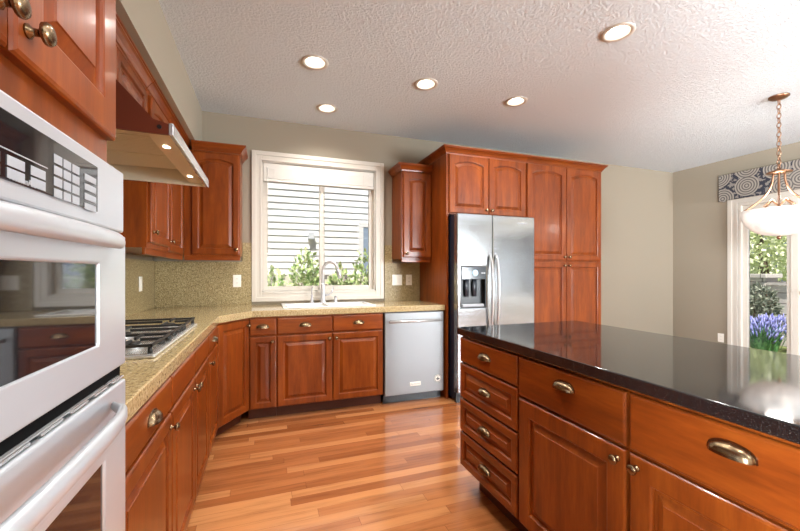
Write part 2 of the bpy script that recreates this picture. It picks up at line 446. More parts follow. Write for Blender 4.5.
# raised blind
bl = thing('window_blind', 'white slatted blind drawn up to the head of the sink window', 'blind', (0.54, YB + 0.03, 2.15))
bx0, bx1 = WX0 + .016, WX1 - .016
MB().box(bx0, bx1, YB + 0.008, YB + 0.05, 2.268, 2.32, .003).build('headrail', SLATW, bl, True)
b = MB()
for i in range(15):
    z = 2.168 + i * 0.0068
    b.box(bx0 + .002, bx1 - .002, YB + 0.005, YB + 0.05, z, z + 0.0060)
b.build('slat_stack', SLATW, bl, True)
MB().box(bx0, bx1, YB + 0.004, YB + 0.05, 2.138, 2.164, .004).build('bottom_rail', SLATW, bl, True)
for x in (0.08, 0.54, 1.0):
    MB().box(x - .004, x + .004, YB + 0.0005, YB + 0.0045, 2.14, 2.30).build('ladder_tape', SLATW, bl, True)
MB().tube([(0.015, YB + .003, 2.28), (0.015, YB + .001, 1.42)], 0.0045, 8).build('tilt_wand', SLATW, bl, True)

# garden door assembly on the right wall
d1 = thing('door_1', 'white glazed garden door with narrow glass sidelight', 'door', (XR, 2.0, 0)); d1['kind'] = 'structure'
b = MB(); casing(b, DY0, DY1, 0, DZ1, 0.11, lambda u, v, o: (XR - o, u, v), bottom=False); b.build('casing', WHITE, d1, True)
b = MB(); b.box(XR - .002, XR + TH, DY1 - .03, DY1, 0.001, DZ1); b.box(XR - .002, XR + TH, DY0, DY0 + .03, 0.001, DZ1); b.box(XR - .002, XR + TH, DY0 + .03, DY1 - .03, DZ1 - .03, DZ1)
b.box(XR - .002, XR + TH, 2.50, 2.57, 0.001, DZ1 - .03); b.build('jamb', WHITE, d1, True)
def ysash(parent, y0, y1, x, z0, z1, fw, bot, d=0.045):
    b = MB()
    b.box(x, x + d, y0, y0 + fw, z0, z1, .004); b.box(x, x + d, y1 - fw, y1, z0, z1, .004)
    b.box(x, x + d, y0 + fw, y1 - fw, z0, z0 + bot, .004); b.box(x, x + d, y0 + fw, y1 - fw, z1 - fw, z1, .004)
    o = b.build('door_leaf', WHITE, parent, True)
    MB().box(x + d * .45, x + d * .55, y0 + fw, y1 - fw, z0 + bot, z1 - fw).build('pane', GLASS, parent, True)
    return o
ysash(d1, 2.57, DY1 - .03, XR + .04, 0.012, DZ1 - .032, 0.055, 0.16)
lf = ysash(d1, DY0 + .03, 2.50, XR + .04, 0.012, DZ1 - .032, 0.11, 0.2)
MB().lathe([(.03, 0), (.03, .008), (.012, .012), (.012, .05), (.028, .056), (.03, .075), (.016, .09)], 16, '-x', (XR + .04, 2.44, 1.0)).build('door_knob', BRONZE, d1, True)
# unseen windows behind the camera, added for the daylight area lights
def simple_window(n, x0, x1, z0, z1, along):
    lab = {'x': 'unseen white window added behind the camera', 'y': 'unseen white window in the right wall behind the camera', 'l': 'unseen white window added in the left wall behind the camera'}[along]
    mp = {'x': lambda u, v, o: (u, YF + o, v), 'y': lambda u, v, o: (XR - o, u, v), 'l': lambda u, v, o: (XL + o, u, v)}[along]
    w = thing(n, lab, 'window', mp(x0, z0, 0)); w['kind'] = 'structure'
    b = MB(); casing(b, x0, x1, z0, z1, 0.09, mp); b.build('casing', WHITE, w, True)
    def bx(b, a, c, o0, o1, e, g):
        p, q = mp(a, e, o0), mp(c, g, o1); b.box(p[0], q[0], p[1], q[1], p[2], q[2])
    b = MB(); m = (x0 + x1) / 2
    for a, c, e, g in ((x0, x0 + .05, z0, z1), (x1 - .05, x1, z0, z1), (x0, x1, z0, z0 + .05), (x0, x1, z1 - .05, z1), (m - .03, m + .03, z0, z1)):
        bx(b, a, c, -.1, -.05, e, g)
    b.build('sash', WHITE, w, True)
    b = MB(); bx(b, x0, x1, -.08, -.075, z0, z1); b.build('pane', GLASS, w, True)
simple_window('window_2', 3.5, 5.6, 0.6, 2.3, 'x')
simple_window('window_3', -2.75, -0.45, 0.6, 2.3, 'y')
simple_window('window_4', -2.85, -0.75, 0.6, 2.3, 'l')

# ------------------------------------------------------------------ cabinet kit (local frame: x width, front at y=0 facing -y, z up)
def knob_mesh():
    b = MB(); b.lathe([(.0095, 0), (.0095, .003), (.0055, .006), (.005, .013), (.008, .016), (.0145, .019), (.0155, .023), (.013, .027), (.006, .0295), (.001, .030)], 16, '-y')
    return b
def pull_mesh(w=.048):
    b = MB(); rings = []
    n, m = 16, 7
    for (k, t) in ((1.0, 0.0), (0.93, 0.0)):
        rr = []
        for j in range(m + 1):
            ph = PI / 2 * j / m
            rr.append([(w * k * math.cos(PI * i / n), -(0.026 * k) * math.sin(PI * i / n) ** .8 * math.cos(ph) - .001, -.012 + (.030 * k) * math.sin(PI * i / n) ** .7 * math.sin(ph)) for i in range(n + 1)])
        rings.append(rr)
    b.loops(rings[0], False); b.loops(rings[1], False)
    b.loops([rings[0][0], rings[1][0]], False)
    # back plate rim
    pl_ = [(w * 1.08 * math.cos(PI * i / n), -.012 + .034 * math.sin(PI * i / n) ** .7) for i in range(n + 1)]
    b.prism(pl_, [], 0.0, 0.003, lambda p, q, h: (p, -h, q))
    return b
_knob = None; _pull = None
def add_knob(parent, x, z, y=-0.02):
    global _knob
    if _knob is None: _knob = knob_mesh().build('knob', BRONZE, parent); o = _knob
    else: o = copy_mesh(_knob, parent)
    o.location = (x, y, z); return o
def add_pull(parent, x, z, y=-0.02):
    global _pull
    if _pull is None: _pull = pull_mesh().build('cup_pull', BRONZE, parent); o = _pull
    else: o = copy_mesh(_pull, parent)
    o.location = (x, y, z); return o

def panel_mb(w, h, rail, arch=0.0, plain_front=False):
    """raised-panel front, local: x 0..w, z 0..h, back at y=0, face at y=-0.02"""
    b = MB(); N = 13 if arch else 0
    def ring(o, y, inner):
        x0, x1, z0, z1 = o, w - o, o, h - o
        pts = [(x0, y, z0), (x1, y, z0)]
        if not arch or not inner:
            if arch:
                pts += [(x1 + (x0 - x1) * i / (N - 1), y, z1) for i in range(N)]
            else: pts += [(x1, y, z1), (x0, y, z1)]
        else:
            for i in range(N):
                s_ = 2 * i / (N - 1) - 1
                pts.append((x1 + (x0 - x1) * i / (N - 1), y, z1 - arch * s_ * s_))
        return pts
    R_ = [ring(0, 0, 0), ring(0, -.014, 0), ring(.003, -.0175, 0), ring(.008, -.02, 0)]
    if not plain_front:
        r = rail
        R_ += [ring(r - .007, -.02, 1), ring(r - .003, -.0185, 1), ring(r, -.014, 1), ring(r + .002, -.007, 1), ring(r + .010, -.0065, 1), ring(r + .032, -.0165, 1), ring(r + .0335, -.019, 1)]
    b.loops(R_, True, True, True, False)
    return b

def front(cab, kind, x0, x1, z0, z1, hw=None, arch=0.0, rail=0.055, y=0.0):
    """kind: door / drawer / slab / false; hw=(x,z) hardware relative to the cabinet"""
    name = 'door' if kind == 'door' else 'drawer' if kind != 'false' else 'false_drawer'
    b = panel_mb(x1 - x0, z1 - z0, rail, arch, plain_front=kind in ('slab', 'false'))
    o = b.build(name, WV if kind == 'door' else WH, cab); o.location = (x0, y, z0)
    if hw:
        (add_knob if kind == 'door' else add_pull)(o, hw[0] - x0, hw[1] - z0)
    return o

def carcass(cab, w, d, z0, z1, top=True, mat=None):
    t_ = .018
    b = MB()
    b.box(0, t_, 0, d, z0, z1); b.box(w - t_, w, 0, d, z0, z1); b.box(t_, w - t_, 0, d, z0, z0 + t_)
    b.box(t_, w - t_, d - .008, d, z0 + t_, z1); b.box(t_, w - t_, 0, .012, z0 + t_, z1)
    if top: b.box(t_, w - t_, .012, d - .008, z1 - t_, z1)
    return b.build('carcass', mat or WV, cab)
def toe(cab, w, d, h=0.1, rec=0.07, x0=0.0):
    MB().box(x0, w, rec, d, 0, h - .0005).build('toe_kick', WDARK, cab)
PROF = [(0.0, 0.0), (.006, 0.0), (.008, .012), (.014, .016), (.022, .030), (.036, .046), (.046, .052), (.046, .058), (.052, .061), (.052, .070), (0.0, .070)]
def crown(cab, path, z, k=1.0, mat=None):
    """path: list of local xy; outward is to the right of the direction of travel"""
    P = [Vector((p[0], p[1])) for p in path]; rings = []
    for i, p in enumerate(P):
        if i == 0: t0 = t1 = (P[1] - P[0]).normalized()
        elif i == len(P) - 1: t0 = t1 = (P[-1] - P[-2]).normalized()
        else: t0 = (P[i] - P[i - 1]).normalized(); t1 = (P[i + 1] - P[i]).normalized()
        n0 = Vector((t0.y, -t0.x)); n1 = Vector((t1.y, -t1.x)); m = (n0 + n1)
        m = m / m.dot(n0) if m.dot(n0) else n0
        rings.append([(p.x + m.x * o * k, p.y + m.y * o * k, z + h * k) for o, h in PROF])
    return MB().loops(rings, True, True, True, False).build('crown_molding', mat or WH, cab)

# ---- left run, facing +x
XF = -0.345; ZB = 0.10; ZT = 0.859
def base_left(y0, y1, label, fronts, top=True):
    c = thing('base_cabinet', label, 'cabinet', (XF, y0, 0), R(90), 'cherry base cabinets under the tan worktop')
    w = y1 - y0; carcass(c, w, .60, ZB, ZT, top); toe(c, w, .60)
    for f in fronts: front(c, *f[0], **f[1])
    return c
ZDR, ZDO = 0.733, 0.718
g = .004
base_left(1.02, 1.575, 'cherry base cabinet with drawer and single door next to the ovens', [
    (('slab', g, .555 - g, ZDR, .848), dict(hw=(.30, .792))), (('door', g, .555 - g, .105, ZDO), dict(hw=(.525, .672)))])
base_left(1.576, 2.50, 'cherry base cabinet with two doors below the gas cooktop', [
    (('false', g, .47 - g / 2, ZDR, .848), {}), (('false', .47 + g / 2, .924 - g, ZDR, .848), {}),
    (('door', g, .47 - g / 2, .105, ZDO), dict(hw=(.44, .672))), (('door', .47 + g / 2, .924 - g, .105, ZDO), dict(hw=(.50, .672)))], top=False)
base_left(2.501, 2.969, 'cherry base cabinet with drawer between cooktop cabinet and angled corner cabinet', [
    (('slab', g, .468 - g, ZDR, .848), dict(hw=(.234, .792))), (('door', g, .468 - g, .105, ZDO), dict(hw=(.04, .672)))])
# ---- angled corner cabinet
A = Vector((XF, 2.97)); B = Vector((-0.139, 3.295)); ang = math.atan2(B.y - A.y, B.x - A.x); L = (B - A).length
c = thing('corner_base_cabinet', 'angled cherry corner base cabinet with one full-height door', 'cabinet', (A.x, A.y, 0), ang, 'cherry base cabinets under the tan worktop')
MB().prism([(A.x, A.y), (B.x, B.y), (B.x, 3.9), (-.945, 3.9), (-.945, A.y)], [], ZB, ZT, lambda p, q, h: (p, q, h)).build('carcass', WV, c, True)
nx, ny = math.sin(ang) * -.07, math.cos(ang) * .07
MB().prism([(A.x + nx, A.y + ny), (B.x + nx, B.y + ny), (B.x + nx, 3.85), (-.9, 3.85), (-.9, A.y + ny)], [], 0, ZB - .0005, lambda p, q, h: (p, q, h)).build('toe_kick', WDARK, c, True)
front(c, 'door', .012, L - .012, .105, .848, hw=(L - .04, .80))
# ---- back run, facing -y
YFB = 3.295
def base_back(x0, x1, name, label, fronts, top=True):
    c = thing(name, label, 'cabinet', (x0, YFB, 0), 0, 'cherry base cabinets under the tan worktop')
    carcass(c, x1 - x0, .60, ZB, ZT, top); toe(c, x1 - x0, .60)
    for f in fronts: front(c, *f[0], **f[1])
    return c
w = .223
base_back(-0.138, 0.084, 'base_cabinet', 'narrowest cherry base cabinet with drawer and slim door left of sink cabinet', [
    (('slab', .012, w - g, .712, .848), dict(hw=(w / 2, .783))), (('door', .012, w - g, .105, .698), dict(hw=(w - .035, .655), rail=.05))])
w = 1.018 - .085
base_back(0.085, 1.018, 'sink_cabinet', 'wide cherry sink cabinet with two drawer fronts and two doors', [
    (('slab', g, .466 - g, .712, .848), dict(hw=(.233, .783))), (('slab', .466 + g, w - g, .712, .848), dict(hw=(.70, .783))),
    (('door', g, .466 - g, .105, .698), dict(hw=(.436, .655))), (('door', .466 + g, w - g, .105, .698), dict(hw=(.496, .655)))], top=False)

# ---- dishwasher
dw = thing('dishwasher', 'stainless steel dishwasher at the end of the tan worktop', 'dishwasher', (1.33, 3.29, 0))
MB().box(1.026, 1.634, 3.30, 3.88, 0.07, 0.857).build('tub_housing', NAVY, dw, True)
MB().box(1.03, 1.63, 3.268, 3.30, 0.085, 0.852, .006).build('door_panel', STEEL_V, dw, True)
h = MB().tube([(1.06, 3.225, .775), (1.60, 3.225, .775)], .0125, 14).build('handle', STEEL_P, dw, True)
for x in (1.085, 1.575): MB().lathe([(.009, 0), (.009, .045)], 12, '-y', (x, 3.27, .775)).build('handle_post', STEEL_P, h); h.children[-1].parent = h; h.children[-1].matrix_parent_inverse = Matrix.Translation(-Vector(dw.location))
MB().box(1.275, 1.385, 3.262, 3.2685, .158, .196, .003).build('badge', PLASTIC, dw, True)
MB().lathe([(.036, 0), (.036, .0025)], 24, '-y', (1.565, 3.268, .205)).build('round_sticker', PLASTIC, dw, True)
b = MB(); b.torus((1.565, 3.2645, .205), .031, .0022, (0, 1, 0), 24, 6); b.box(1.547, 1.583, 3.2635, 3.2655, .197, .207); b.box(1.56, 1.57, 3.2635, 3.2655, .188, .222)
b.build('sticker_print', PRINT, dw, True)
MB().box(1.032, 1.628, 3.335, 3.60, 0.0, 0.069).build('toe_panel', BLACK, dw, True)
def text(s, size, parent, loc, rot, mat, name='lettering', ext=.0006):
    cu = bpy.data.curves.new('txt', 'FONT'); cu.body = s; cu.size = size; cu.align_x = 'CENTER'; cu.align_y = 'CENTER'; cu.extrude = ext
    o = bpy.data.objects.new('txt', cu); COL.objects.link(o)
    dg = bpy.context.evaluated_depsgraph_get(); me = bpy.data.meshes.new_from_object(o.evaluated_get(dg))
    bpy.data.objects.remove(o); me.materials.clear(); me.materials.append(mat)
    m = bpy.data.objects.new(name, me); COL.objects.link(m); m.parent = parent
    inv = (Matrix.Translation(parent.location) @ Matrix.Rotation(parent.rotation_euler[2], 4, 'Z')).inverted()
    m.matrix_basis = inv @ Matrix.Translation(loc) @ rot
    return m
RX90 = Matrix.Rotation(R(90), 4, 'X')
text('KitchenAid', .021, dw, (1.33, 3.2617, .177), RX90, PRINT)

# ---- worktop (one continuous stone top with sink and cooktop cut-outs)
cf = XF + .025; bf = YFB - .025
CTY0, CTY1 = 1.60, 2.50           # cooktop
out = [(XL + .001, 1.021), (cf, 1.021), (cf, 2.965), (-.105, bf), (1.645, bf), (1.645, YB - .001), (XL + .001, YB - .001)]
SX0, SX1, SY0, SY1 = 0.14, 0.98, 3.385, 3.80
wt = MB().prism(out, [rect(SX0 + .02, SX1 - .02, SY0 + .02, SY1 - .02), rect(-.86, cf - .105, CTY0 + .03, CTY1 - .03)], .862, .915, lambda p, q, h: (p, q, h)).build('worktop', TAN)
md = wt.modifiers.new('edge', 'BEVEL'); md.width = .005; md.segments = 2; md.limit_method = 'ANGLE'; md.angle_limit = R(60)
tag(wt, 'tan speckled stone worktop running from the ovens round to the dishwasher', 'worktop')
# ---- backsplash slabs
b = MB().prism([(XL + .016, .9155), (-.131, .9155), (-.131, 1.52), (-.214, 1.52), (-.214, 1.333), (XL + .016, 1.333)], [], YB - .014, YB - .0005, lambda p, q, h: (p, h, q))
tag(b.build('backsplash', SPLASH), 'tan speckled backsplash on the window wall left of the window', 'backsplash')
b = MB().prism([(1.226, .9155), (1.646, .9155), (1.646, 1.333), (1.312, 1.333), (1.312, 1.53), (1.226, 1.53)], [], YB - .014, YB - .0005, lambda p, q, h: (p, h, q))
tag(b.build('backsplash', SPLASH), 'tan speckled backsplash between the sink window and the refrigerator panel', 'backsplash')
b = MB().box(XL + .0005, XL + .014, 1.022, YB - .001, .9155, 1.333)
tag(b.build('backsplash', SPLASH), 'tan speckled backsplash on the wall behind the cooktop', 'backsplash')

# ---- oven tower
TY0, TY1, TX = 0.254, 0.966, -0.322
c = thing('oven_tower_cabinet', 'tall cherry cabinet housing the wall ovens', 'cabinet', (TX, TY0, 0), R(90))
tw = TY1 - TY0; t_ = .02
b = MB(); b.box(0, t_, 0, .635, .10, 2.28); b.box(tw - t_, tw, 0, .635, .10, 2.28); b.box(t_, tw - t_, .615, .635, .1, 2.28)
b.box(t_, tw - t_, 0, .615, 1.452, 1.47); b.box(t_, tw - t_, 0, .615, 2.26, 2.28); b.box(t_, tw - t_, 0, .6, .40, .42); b.box(t_, tw - t_, 0, .6, .10, .12)
b.box(t_, tw - t_, 0, .015, 1.47, 2.26); b.box(t_, tw - t_, 0, .015, .12, .40)
b.build('carcass', WV, c)
toe(c, tw, .6)
mid = tw / 2
front(c, 'door', g, mid - .003, 1.515, 2.265, hw=(mid - .03, 1.557), rail=.072)
front(c, 'door', mid + .003, tw - g, 1.515, 2.265, hw=(mid + .03, 1.557), rail=.072)
front(c, 'drawer', g, tw - g, .105, .395, hw=(mid, .26), rail=.05)
crown(c, [(0, 0), (tw, 0)], 2.275)

# ---- wall oven
OX = -0.292
ov = thing('wall_oven', 'stainless steel double wall oven with keypad panel', 'oven', (OX, .61, .42))
oy0, oy1 = .279, .962
MB().box(-.90, -.3235, oy0 + .03, oy1 - .03, .425, 1.447).build('housing', BLACK, ov, True)
b = MB(); b.box(-.3215, OX - .012, oy0, oy1, .43, 1.447, .003); b.build('trim_frame', BLACK, ov, True)
MB().box(OX - .012, OX + .002, oy0, oy1, 1.318, 1.447, .004).build('control_panel', STEEL_OVEN, ov, True)
kp = MB().box(OX + .001, OX + .0045, .40, .823, 1.342, 1.424, .0015).build('display_glass', BLACK_GLASS, ov, True)
def key(y0, y1, z0, z1):
    o = MB().box(OX + .0046, OX + .0056, y0, y1, z0, z1, .0004).build('key', KEY, kp)
    o.matrix_parent_inverse = Matrix.Translation(-Vector(ov.location)); return o
for r_ in range(4):
    for k in range(3):
        y = .672 + k * .027; z = 1.404 - r_ * .0165
        key(y, y + .023, z - .013, z)
for k in range(4):
    for r_ in range(2):
        y = .475 + k * .047
        key(y, y + .034, 1.372 - r_ * .015 - .0125, 1.372 - r_ * .015)
for r_ in range(4): key(.768, .812, 1.40 - r_ * .0165 - .011, 1.40 - r_ * .0165)
MB().box(OX + .0046, OX + .0056, .43, .655, 1.377, 1.3785).build('panel_line', KEY, kp).matrix_parent_inverse = Matrix.Translation(-Vector(ov.location))
RO = Matrix.Rotation(R(90), 4, 'Z') @ RX90
text('KitchenAid', .012, ov, (OX + .0048, .60, 1.3475), RO, KEY)
def oven_door(z0, z1, wz0, wz1, wy0, wy1, hz, hh, proj):
    b = MB().prism(rect(oy0, oy1, z0, z1), [rect(wy0, wy1, wz0, wz1)], OX - .018, OX + .006, lambda p, q, h: (h, p, q))
    d = b.build('oven_door', STEEL_OVEN, ov, True)
    md = d.modifiers.new('edge', 'BEVEL'); md.width = .005; md.segments = 3; md.limit_method = 'ANGLE'; md.angle_limit = R(60)
    wv = MB().box(OX - .014, OX + .002, wy0 - .001, wy1 + .001, wz0 - .001, wz1 + .001).build('oven_window', BLACK_GLASS, d)
    wv.matrix_parent_inverse = Matrix.Translation(-Vector(ov.location))
    n = 17; pts = []; rr = []
    for i in range(n):
        s_ = i / (n - 1); y = oy0 + .085 + (oy1 - oy0 - .17) * s_
        k = 1 - abs(2 * s_ - 1) ** 4
        pts.append((OX + .006 + proj * (0.12 + .88 * k ** .6), y, hz)); rr.append(hh * (0.55 + .45 * k))
    hd = MB().tube(pts, rr, 14, True, (1.0, .62)).build('handle', STEEL_OVEN, d)
    hd.matrix_parent_inverse = Matrix.Translation(-Vector(ov.location))
    return d
oven_door(1.036, 1.310, 1.10, 1.247, .36, .823, 1.289, .0155, .042)
oven_door(.44, 1.004, .52, .874, .38, .849, .970, .0165, .046)
b = MB(); b.box(OX - .014, OX - .004, oy0 + .004, oy1 - .004, 1.006, 1.034)
b.build('vent_recess', plain('matt_black_vent', (8, 8, 9), .9, 0.0, Specular_IOR_Level=0.1), ov, True)
b = MB(); b.box(OX - .004, OX + .001, oy0 + .004, oy1 - .02, 1.012, 1.0145)
for k in range(8): b.box(OX - .004, OX + .0015, oy0 + .03 + k * .085, oy0 + .09 + k * .085, 1.0065, 1.0105, .001)
b.build('vent_trim', STEEL_P, ov, True)

# ---- wall cabinets on the left wall
XW = -0.66; ZW0, ZW1 = 1.375, 2.28
def light_rail(c, w, d, z=1.336):
    b = MB(); b.box(0, w, .006, .024, z, z + .04, .003)
    return b.build('light_rail', WH, c)
def wall_cab(name, label, loc, rz, w, d, z0, fronts, rail=True, grp='cherry wall cabinets'):
    c = thing(name, label, 'cabinet', loc, rz, grp)
    carcass(c, w, d, z0, ZW1); 
    if rail: light_rail(c, w, d)
    for f in fronts: front(c, *f[0], **f[1])
    return c
dz = ZW0 + .012
w = .92
c = wall_cab('wall_cabinet', 'short cherry cabinet above the slanted range hood', (XW, 1.585, 0), R(90), w, .298, 2.095, [
    (('door', g, .46 - g / 2, 2.10, 2.268), dict(rail=.045)), (('door', .46 + g / 2, w - g, 2.10, 2.268), dict(rail=.045))], rail=False)
crown(c, [(0, -.004), (w, -.004)], 2.28)
c = wall_cab('wall_cabinet', 'cherry wall cabinet on the left wall right behind the range hood', (XW + .012, 2.512, 0), R(90), .485, .31, ZW0, [
    (('door', .03, .481, dz + .02, 2.268), dict(hw=(.06, 1.47), arch=.034))])
crown(c, [(0, .008), (.485, .008)], 2.28)
c = wall_cab('wall_cabinet', 'cherry wall cabinet on the left wall tucked into the corner', (XW, 2.999, 0), R(90), .602, .298, ZW0, [
    (('door', .012, .50, dz - .008, 2.268), dict(hw=(.05, 1.45), arch=.034))])
crown(c, [(0, -.004), (.602 + .056, -.004)], 2.28)
# back wall, left of the window
c = wall_cab('wall_cabinet', 'arched-door cherry wall cabinet left of the sink window', (-.657, 3.602, 0), 0, .44, .317, ZW0, [
    (('door', .06, .436, dz, 2.268), dict(hw=(.41, 1.43), arch=.030))])
crown(c, [(.062, -.004), (.44, -.004), (.44, .315)], 2.28)
# right of the window
c = wall_cab('wall_cabinet', 'slim cherry wall cabinet between sink window and refrigerator panel', (1.317, 3.60, 0), 0, .331, .319, ZW0, [
    (('door', .012, .327, dz, 2.268), dict(hw=(.045, 1.425), arch=.02, rail=.065))])
MB().box(.245, .325, .03, .1, 1.34, 1.374, .006).build('light_fixture', WHITE, c)
crown(c, [(0, .315), (0, -.004), (.328, -.004)], 2.28)

# ---- refrigerator surround and pantry
PX0, PXM, PX1, YP = 1.65, 2.58, 3.63, 3.25
c = thing('refrigerator_cabinet', 'tall cherry surround with two arched doors above the refrigerator', 'cabinet', (PX0, YP, 0))
dp = .668; w = PXM - PX0
MB().box(0, .02, 0, dp, 0, 2.40).build('side_panel', WV, c)
b = MB(); b.box(.02, w, .0, dp, 1.80, 1.82); b.box(.02, w, 0, dp, 2.38, 2.40); b.box(.02, w, dp - .01, dp, 1.82, 2.38); b.box(.02, w, 0, .014, 1.82, 2.38); b.box(w - .015, w, .014, dp - .01, 1.82, 2.38)
b.build('carcass', WV, c)
front(c, 'door', .024, .466, 1.812, 2.385, hw=(.436, 1.855), arch=.034, rail=.062)
front(c, 'door', .472, w - .012, 1.812, 2.385, hw=(.50, 1.855), arch=.034, rail=.062)
crown(c, [(0, dp), (0, -.004), (w, -.004)], 2.385)
c = thing('pantry_cabinet', 'tall four-door cherry pantry cabinet right of the refrigerator', 'cabinet', (PXM + .001, YP, 0))
w = PX1 - PXM; carcass(c, w, dp, .10, 2.40); toe(c, w, dp)
m_ = .531
for z0, z1, kz, ar in ((1.362, 2.385, 1.40, .034), (.105, 1.346, 1.305, 0)):
    front(c, 'door', .012, m_ - .003, z0, z1, hw=(m_ - .033, kz), arch=ar, rail=.062)
    front(c, 'door', m_ + .003, w - .012, z0, z1, hw=(m_ + .033, kz), arch=ar, rail=.062)
crown(c, [(0, -.004), (w, -.004), (w, dp)], 2.385)

# ---- refrigerator
fr = thing('refrigerator', 'stainless steel side-by-side refrigerator with ice and water dispenser', 'refrigerator', (2.12, 3.15, 0))
fx0, fx1, fyf = 1.682, 2.562, 3.085
MB().box(fx0 + .004, fx1 - .004, 3.16, 3.86, .03, 1.785).build('case', NAVY, fr, True)
MB().box(fx0 + .01, fx1 - .01, 3.13, 3.16, .0, .09).build('kick_grille', BLACK, fr, True)
fm = 2.062
b = MB().prism(rect(fx0, fm - .004, .10, 1.788), [rect(1.716, 1.995, .893, 1.288)], fyf, 3.158, lambda p, q, h: (p, h, q))
dl = b.build('freezer_door', STEEL_H, fr, True)
md = dl.modifiers.new('edge', 'BEVEL'); md.width = .008; md.segments = 3; md.limit_method = 'ANGLE'; md.angle_limit = R(60)
dr = MB().box(fm + .004, fx1, fyf, 3.158, .10, 1.788, .01).build('fridge_door', STEEL_H, fr, True)
offi = Matrix.Translation(-Vector(fr.location))
def sub(b, name, mat, par, off=offi):
    o = b.build(name, mat, par); o.matrix_parent_inverse = off; return o
b = MB(); b.box(1.717, 1.994, 3.14, 3.157, .894, 1.287); b.box(1.717, 1.726, fyf + .003, 3.14, .894, 1.287); b.box(1.985, 1.994, fyf + .003, 3.14, .894, 1.287); b.box(1.726, 1.985, fyf + .003, 3.14, .894, .904); b.box(1.726, 1.985, fyf + .003, 3.14, 1.278, 1.287)
sub(b, 'dispenser_recess', BLACK, dl)
sub(MB().box(1.724, 1.987, fyf - .002, fyf + .05, 1.165, 1.282, .004), 'dispenser_panel', plain('dark_glossy_panel', (52, 58, 64), 0.12), dl)
sub(MB().lathe([(.030, 0), (.030, .004), (.02, .006)], 20, '-y', (1.87, fyf - .002, 1.225)), 'dispenser_display', DISPLAY, dl)
for x in (1.765, 1.795, 1.945, 1.97): sub(MB().lathe([(.008, 0), (.008, .003)], 12, '-y', (x, fyf - .002, 1.225)), 'dispenser_button', KEY, dl)
for x in (1.80, 1.885): sub(MB().tube([(x, fyf + .035, 1.165), (x, fyf + .04, 1.10), (x, fyf + .032, 1.0)], [.022, .026, .02], 12, True, (1, .45)), 'dispenser_paddle', plain('dark_paddle', (44, 50, 58), .25), dl)
sub(MB().box(1.74, 1.975, fyf + .006, fyf + .05, .905, .93, .004), 'drip_tray', KEY, dl)
def fhandle(x, par):
    pts = []; n = 21
    for i in range(n):
        s_ = i / (n - 1); k = 1 - abs(2 * s_ - 1) ** 2.2
        pts.append((x, fyf - .004 - .052 * k ** .55, .66 + .74 * s_))
    return sub(MB().tube(pts, .014, 12, True, (1, .8)), 'handle', STEEL_P, par)
fhandle(fm - .032, dl); fhandle(fm + .034, dr)
sub(MB().box(2.36, 2.46, fyf - .0015, fyf + .001, 1.715, 1.727), 'badge', KEY, dr)

# ---- range hood
hy0, hy1 = 1.60, 2.508
hd = thing('range_hood', 'slanted stainless steel range hood above the gas cooktop', 'range hood', (-.955, 2.05, 1.746))
prof = [(-.955, 1.80), (-.375, 1.746), (-.33, 1.746), (-.33, 1.786), (-.39, 1.792), (-.64, 2.09), (-.955, 2.09)]
# shell: side cheeks, slanted top, front lip
HIN = plain('hood_metal_cream_reflection', (226, 218, 196), 0.34, 0.25)  # cream of the reflected counter and lamp light put into the colour
HSIDE = plain('hood_cheek_wood_reflection', (122, 62, 44), 0.3, 0.5)  # steel cheek, with the reflected wood put into its colour
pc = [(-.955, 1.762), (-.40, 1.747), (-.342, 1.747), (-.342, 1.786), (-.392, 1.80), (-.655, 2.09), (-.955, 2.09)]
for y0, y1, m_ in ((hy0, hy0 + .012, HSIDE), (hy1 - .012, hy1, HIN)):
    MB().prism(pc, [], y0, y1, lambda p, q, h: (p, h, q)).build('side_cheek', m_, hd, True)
b = MB(); n_ = [(-.655, 2.09), (-.392, 1.80), (-.36, 1.788), (-.36, 1.776), (-.398, 1.788), (-.668, 2.088)]
b.prism(n_, [], hy0 + .012, hy1 - .012, lambda p, q, h: (p, h, q)); b.build('slanted_top', STEEL_H, hd, True)
MB().box(-.342, -.326, hy0 - .002, hy1 + .002, 1.744, 1.79, .003).build('front_lip', STEEL_P, hd, True)
b = MB(); b.prism([(-.36, 1.786), (-.342, 1.786), (-.342, 1.752), (-.43, 1.765), (-.43, 1.77)], [], hy0 + .012, hy1 - .012, lambda p, q, h: (p, h, q)); b.build('light_bar', HIN, hd, True)
MB().box(-.955, -.945, hy0 + .012, hy1 - .012, 1.75, 2.09).build('back_sheet', STEEL_H, hd, True)
b = MB()
for k in range(3):
    y0 = hy0 + .02 + k * .29; b.box(-.93, -.47, y0, y0 + .28, 1.835, 1.842, .002)
    for j in range(11): b.box(-.92, -.48, y0 + .012 + j * .024, y0 + .024 + j * .024, 1.829, 1.836, .002)
b.build('baffle_filter', HIN, hd, True)
b = MB(); b.prism([(-.945, 1.765), (-.86, 1.80), (-.86, 1.845), (-.945, 1.845)], [], hy0 + .012, hy1 - .012, lambda p, q, h: (p, h, q)); b.build('rear_channel', HIN, hd, True)
b = MB(); b.prism([(-.47, 1.835), (-.43, 1.766), (-.425, 1.766), (-.425, 1.78), (-.462, 1.842)], [], hy0 + .012, hy1 - .012, lambda p, q, h: (p, h, q)); b.build('front_channel', HIN, hd, True)
for y in (1.80, 2.31):
    o = MB().lathe([(.014, 0), (.014, .004)], 16, 'z', (-.392, y, 1.756)).build('hood_lamp', HOODLAMP, hd, True)
    l_ = light('hood_light', 'SPOT', (-.395 + .955, y - 2.05, .0), (0, 0, 0), 3.0, (1, .86, .62), R(120), parent=hd)
MB().lathe([(.008, 0), (.008, .004)], 10, '-y', (-.372, hy0, 1.772)).build('side_screw', BLACK, hd, True)

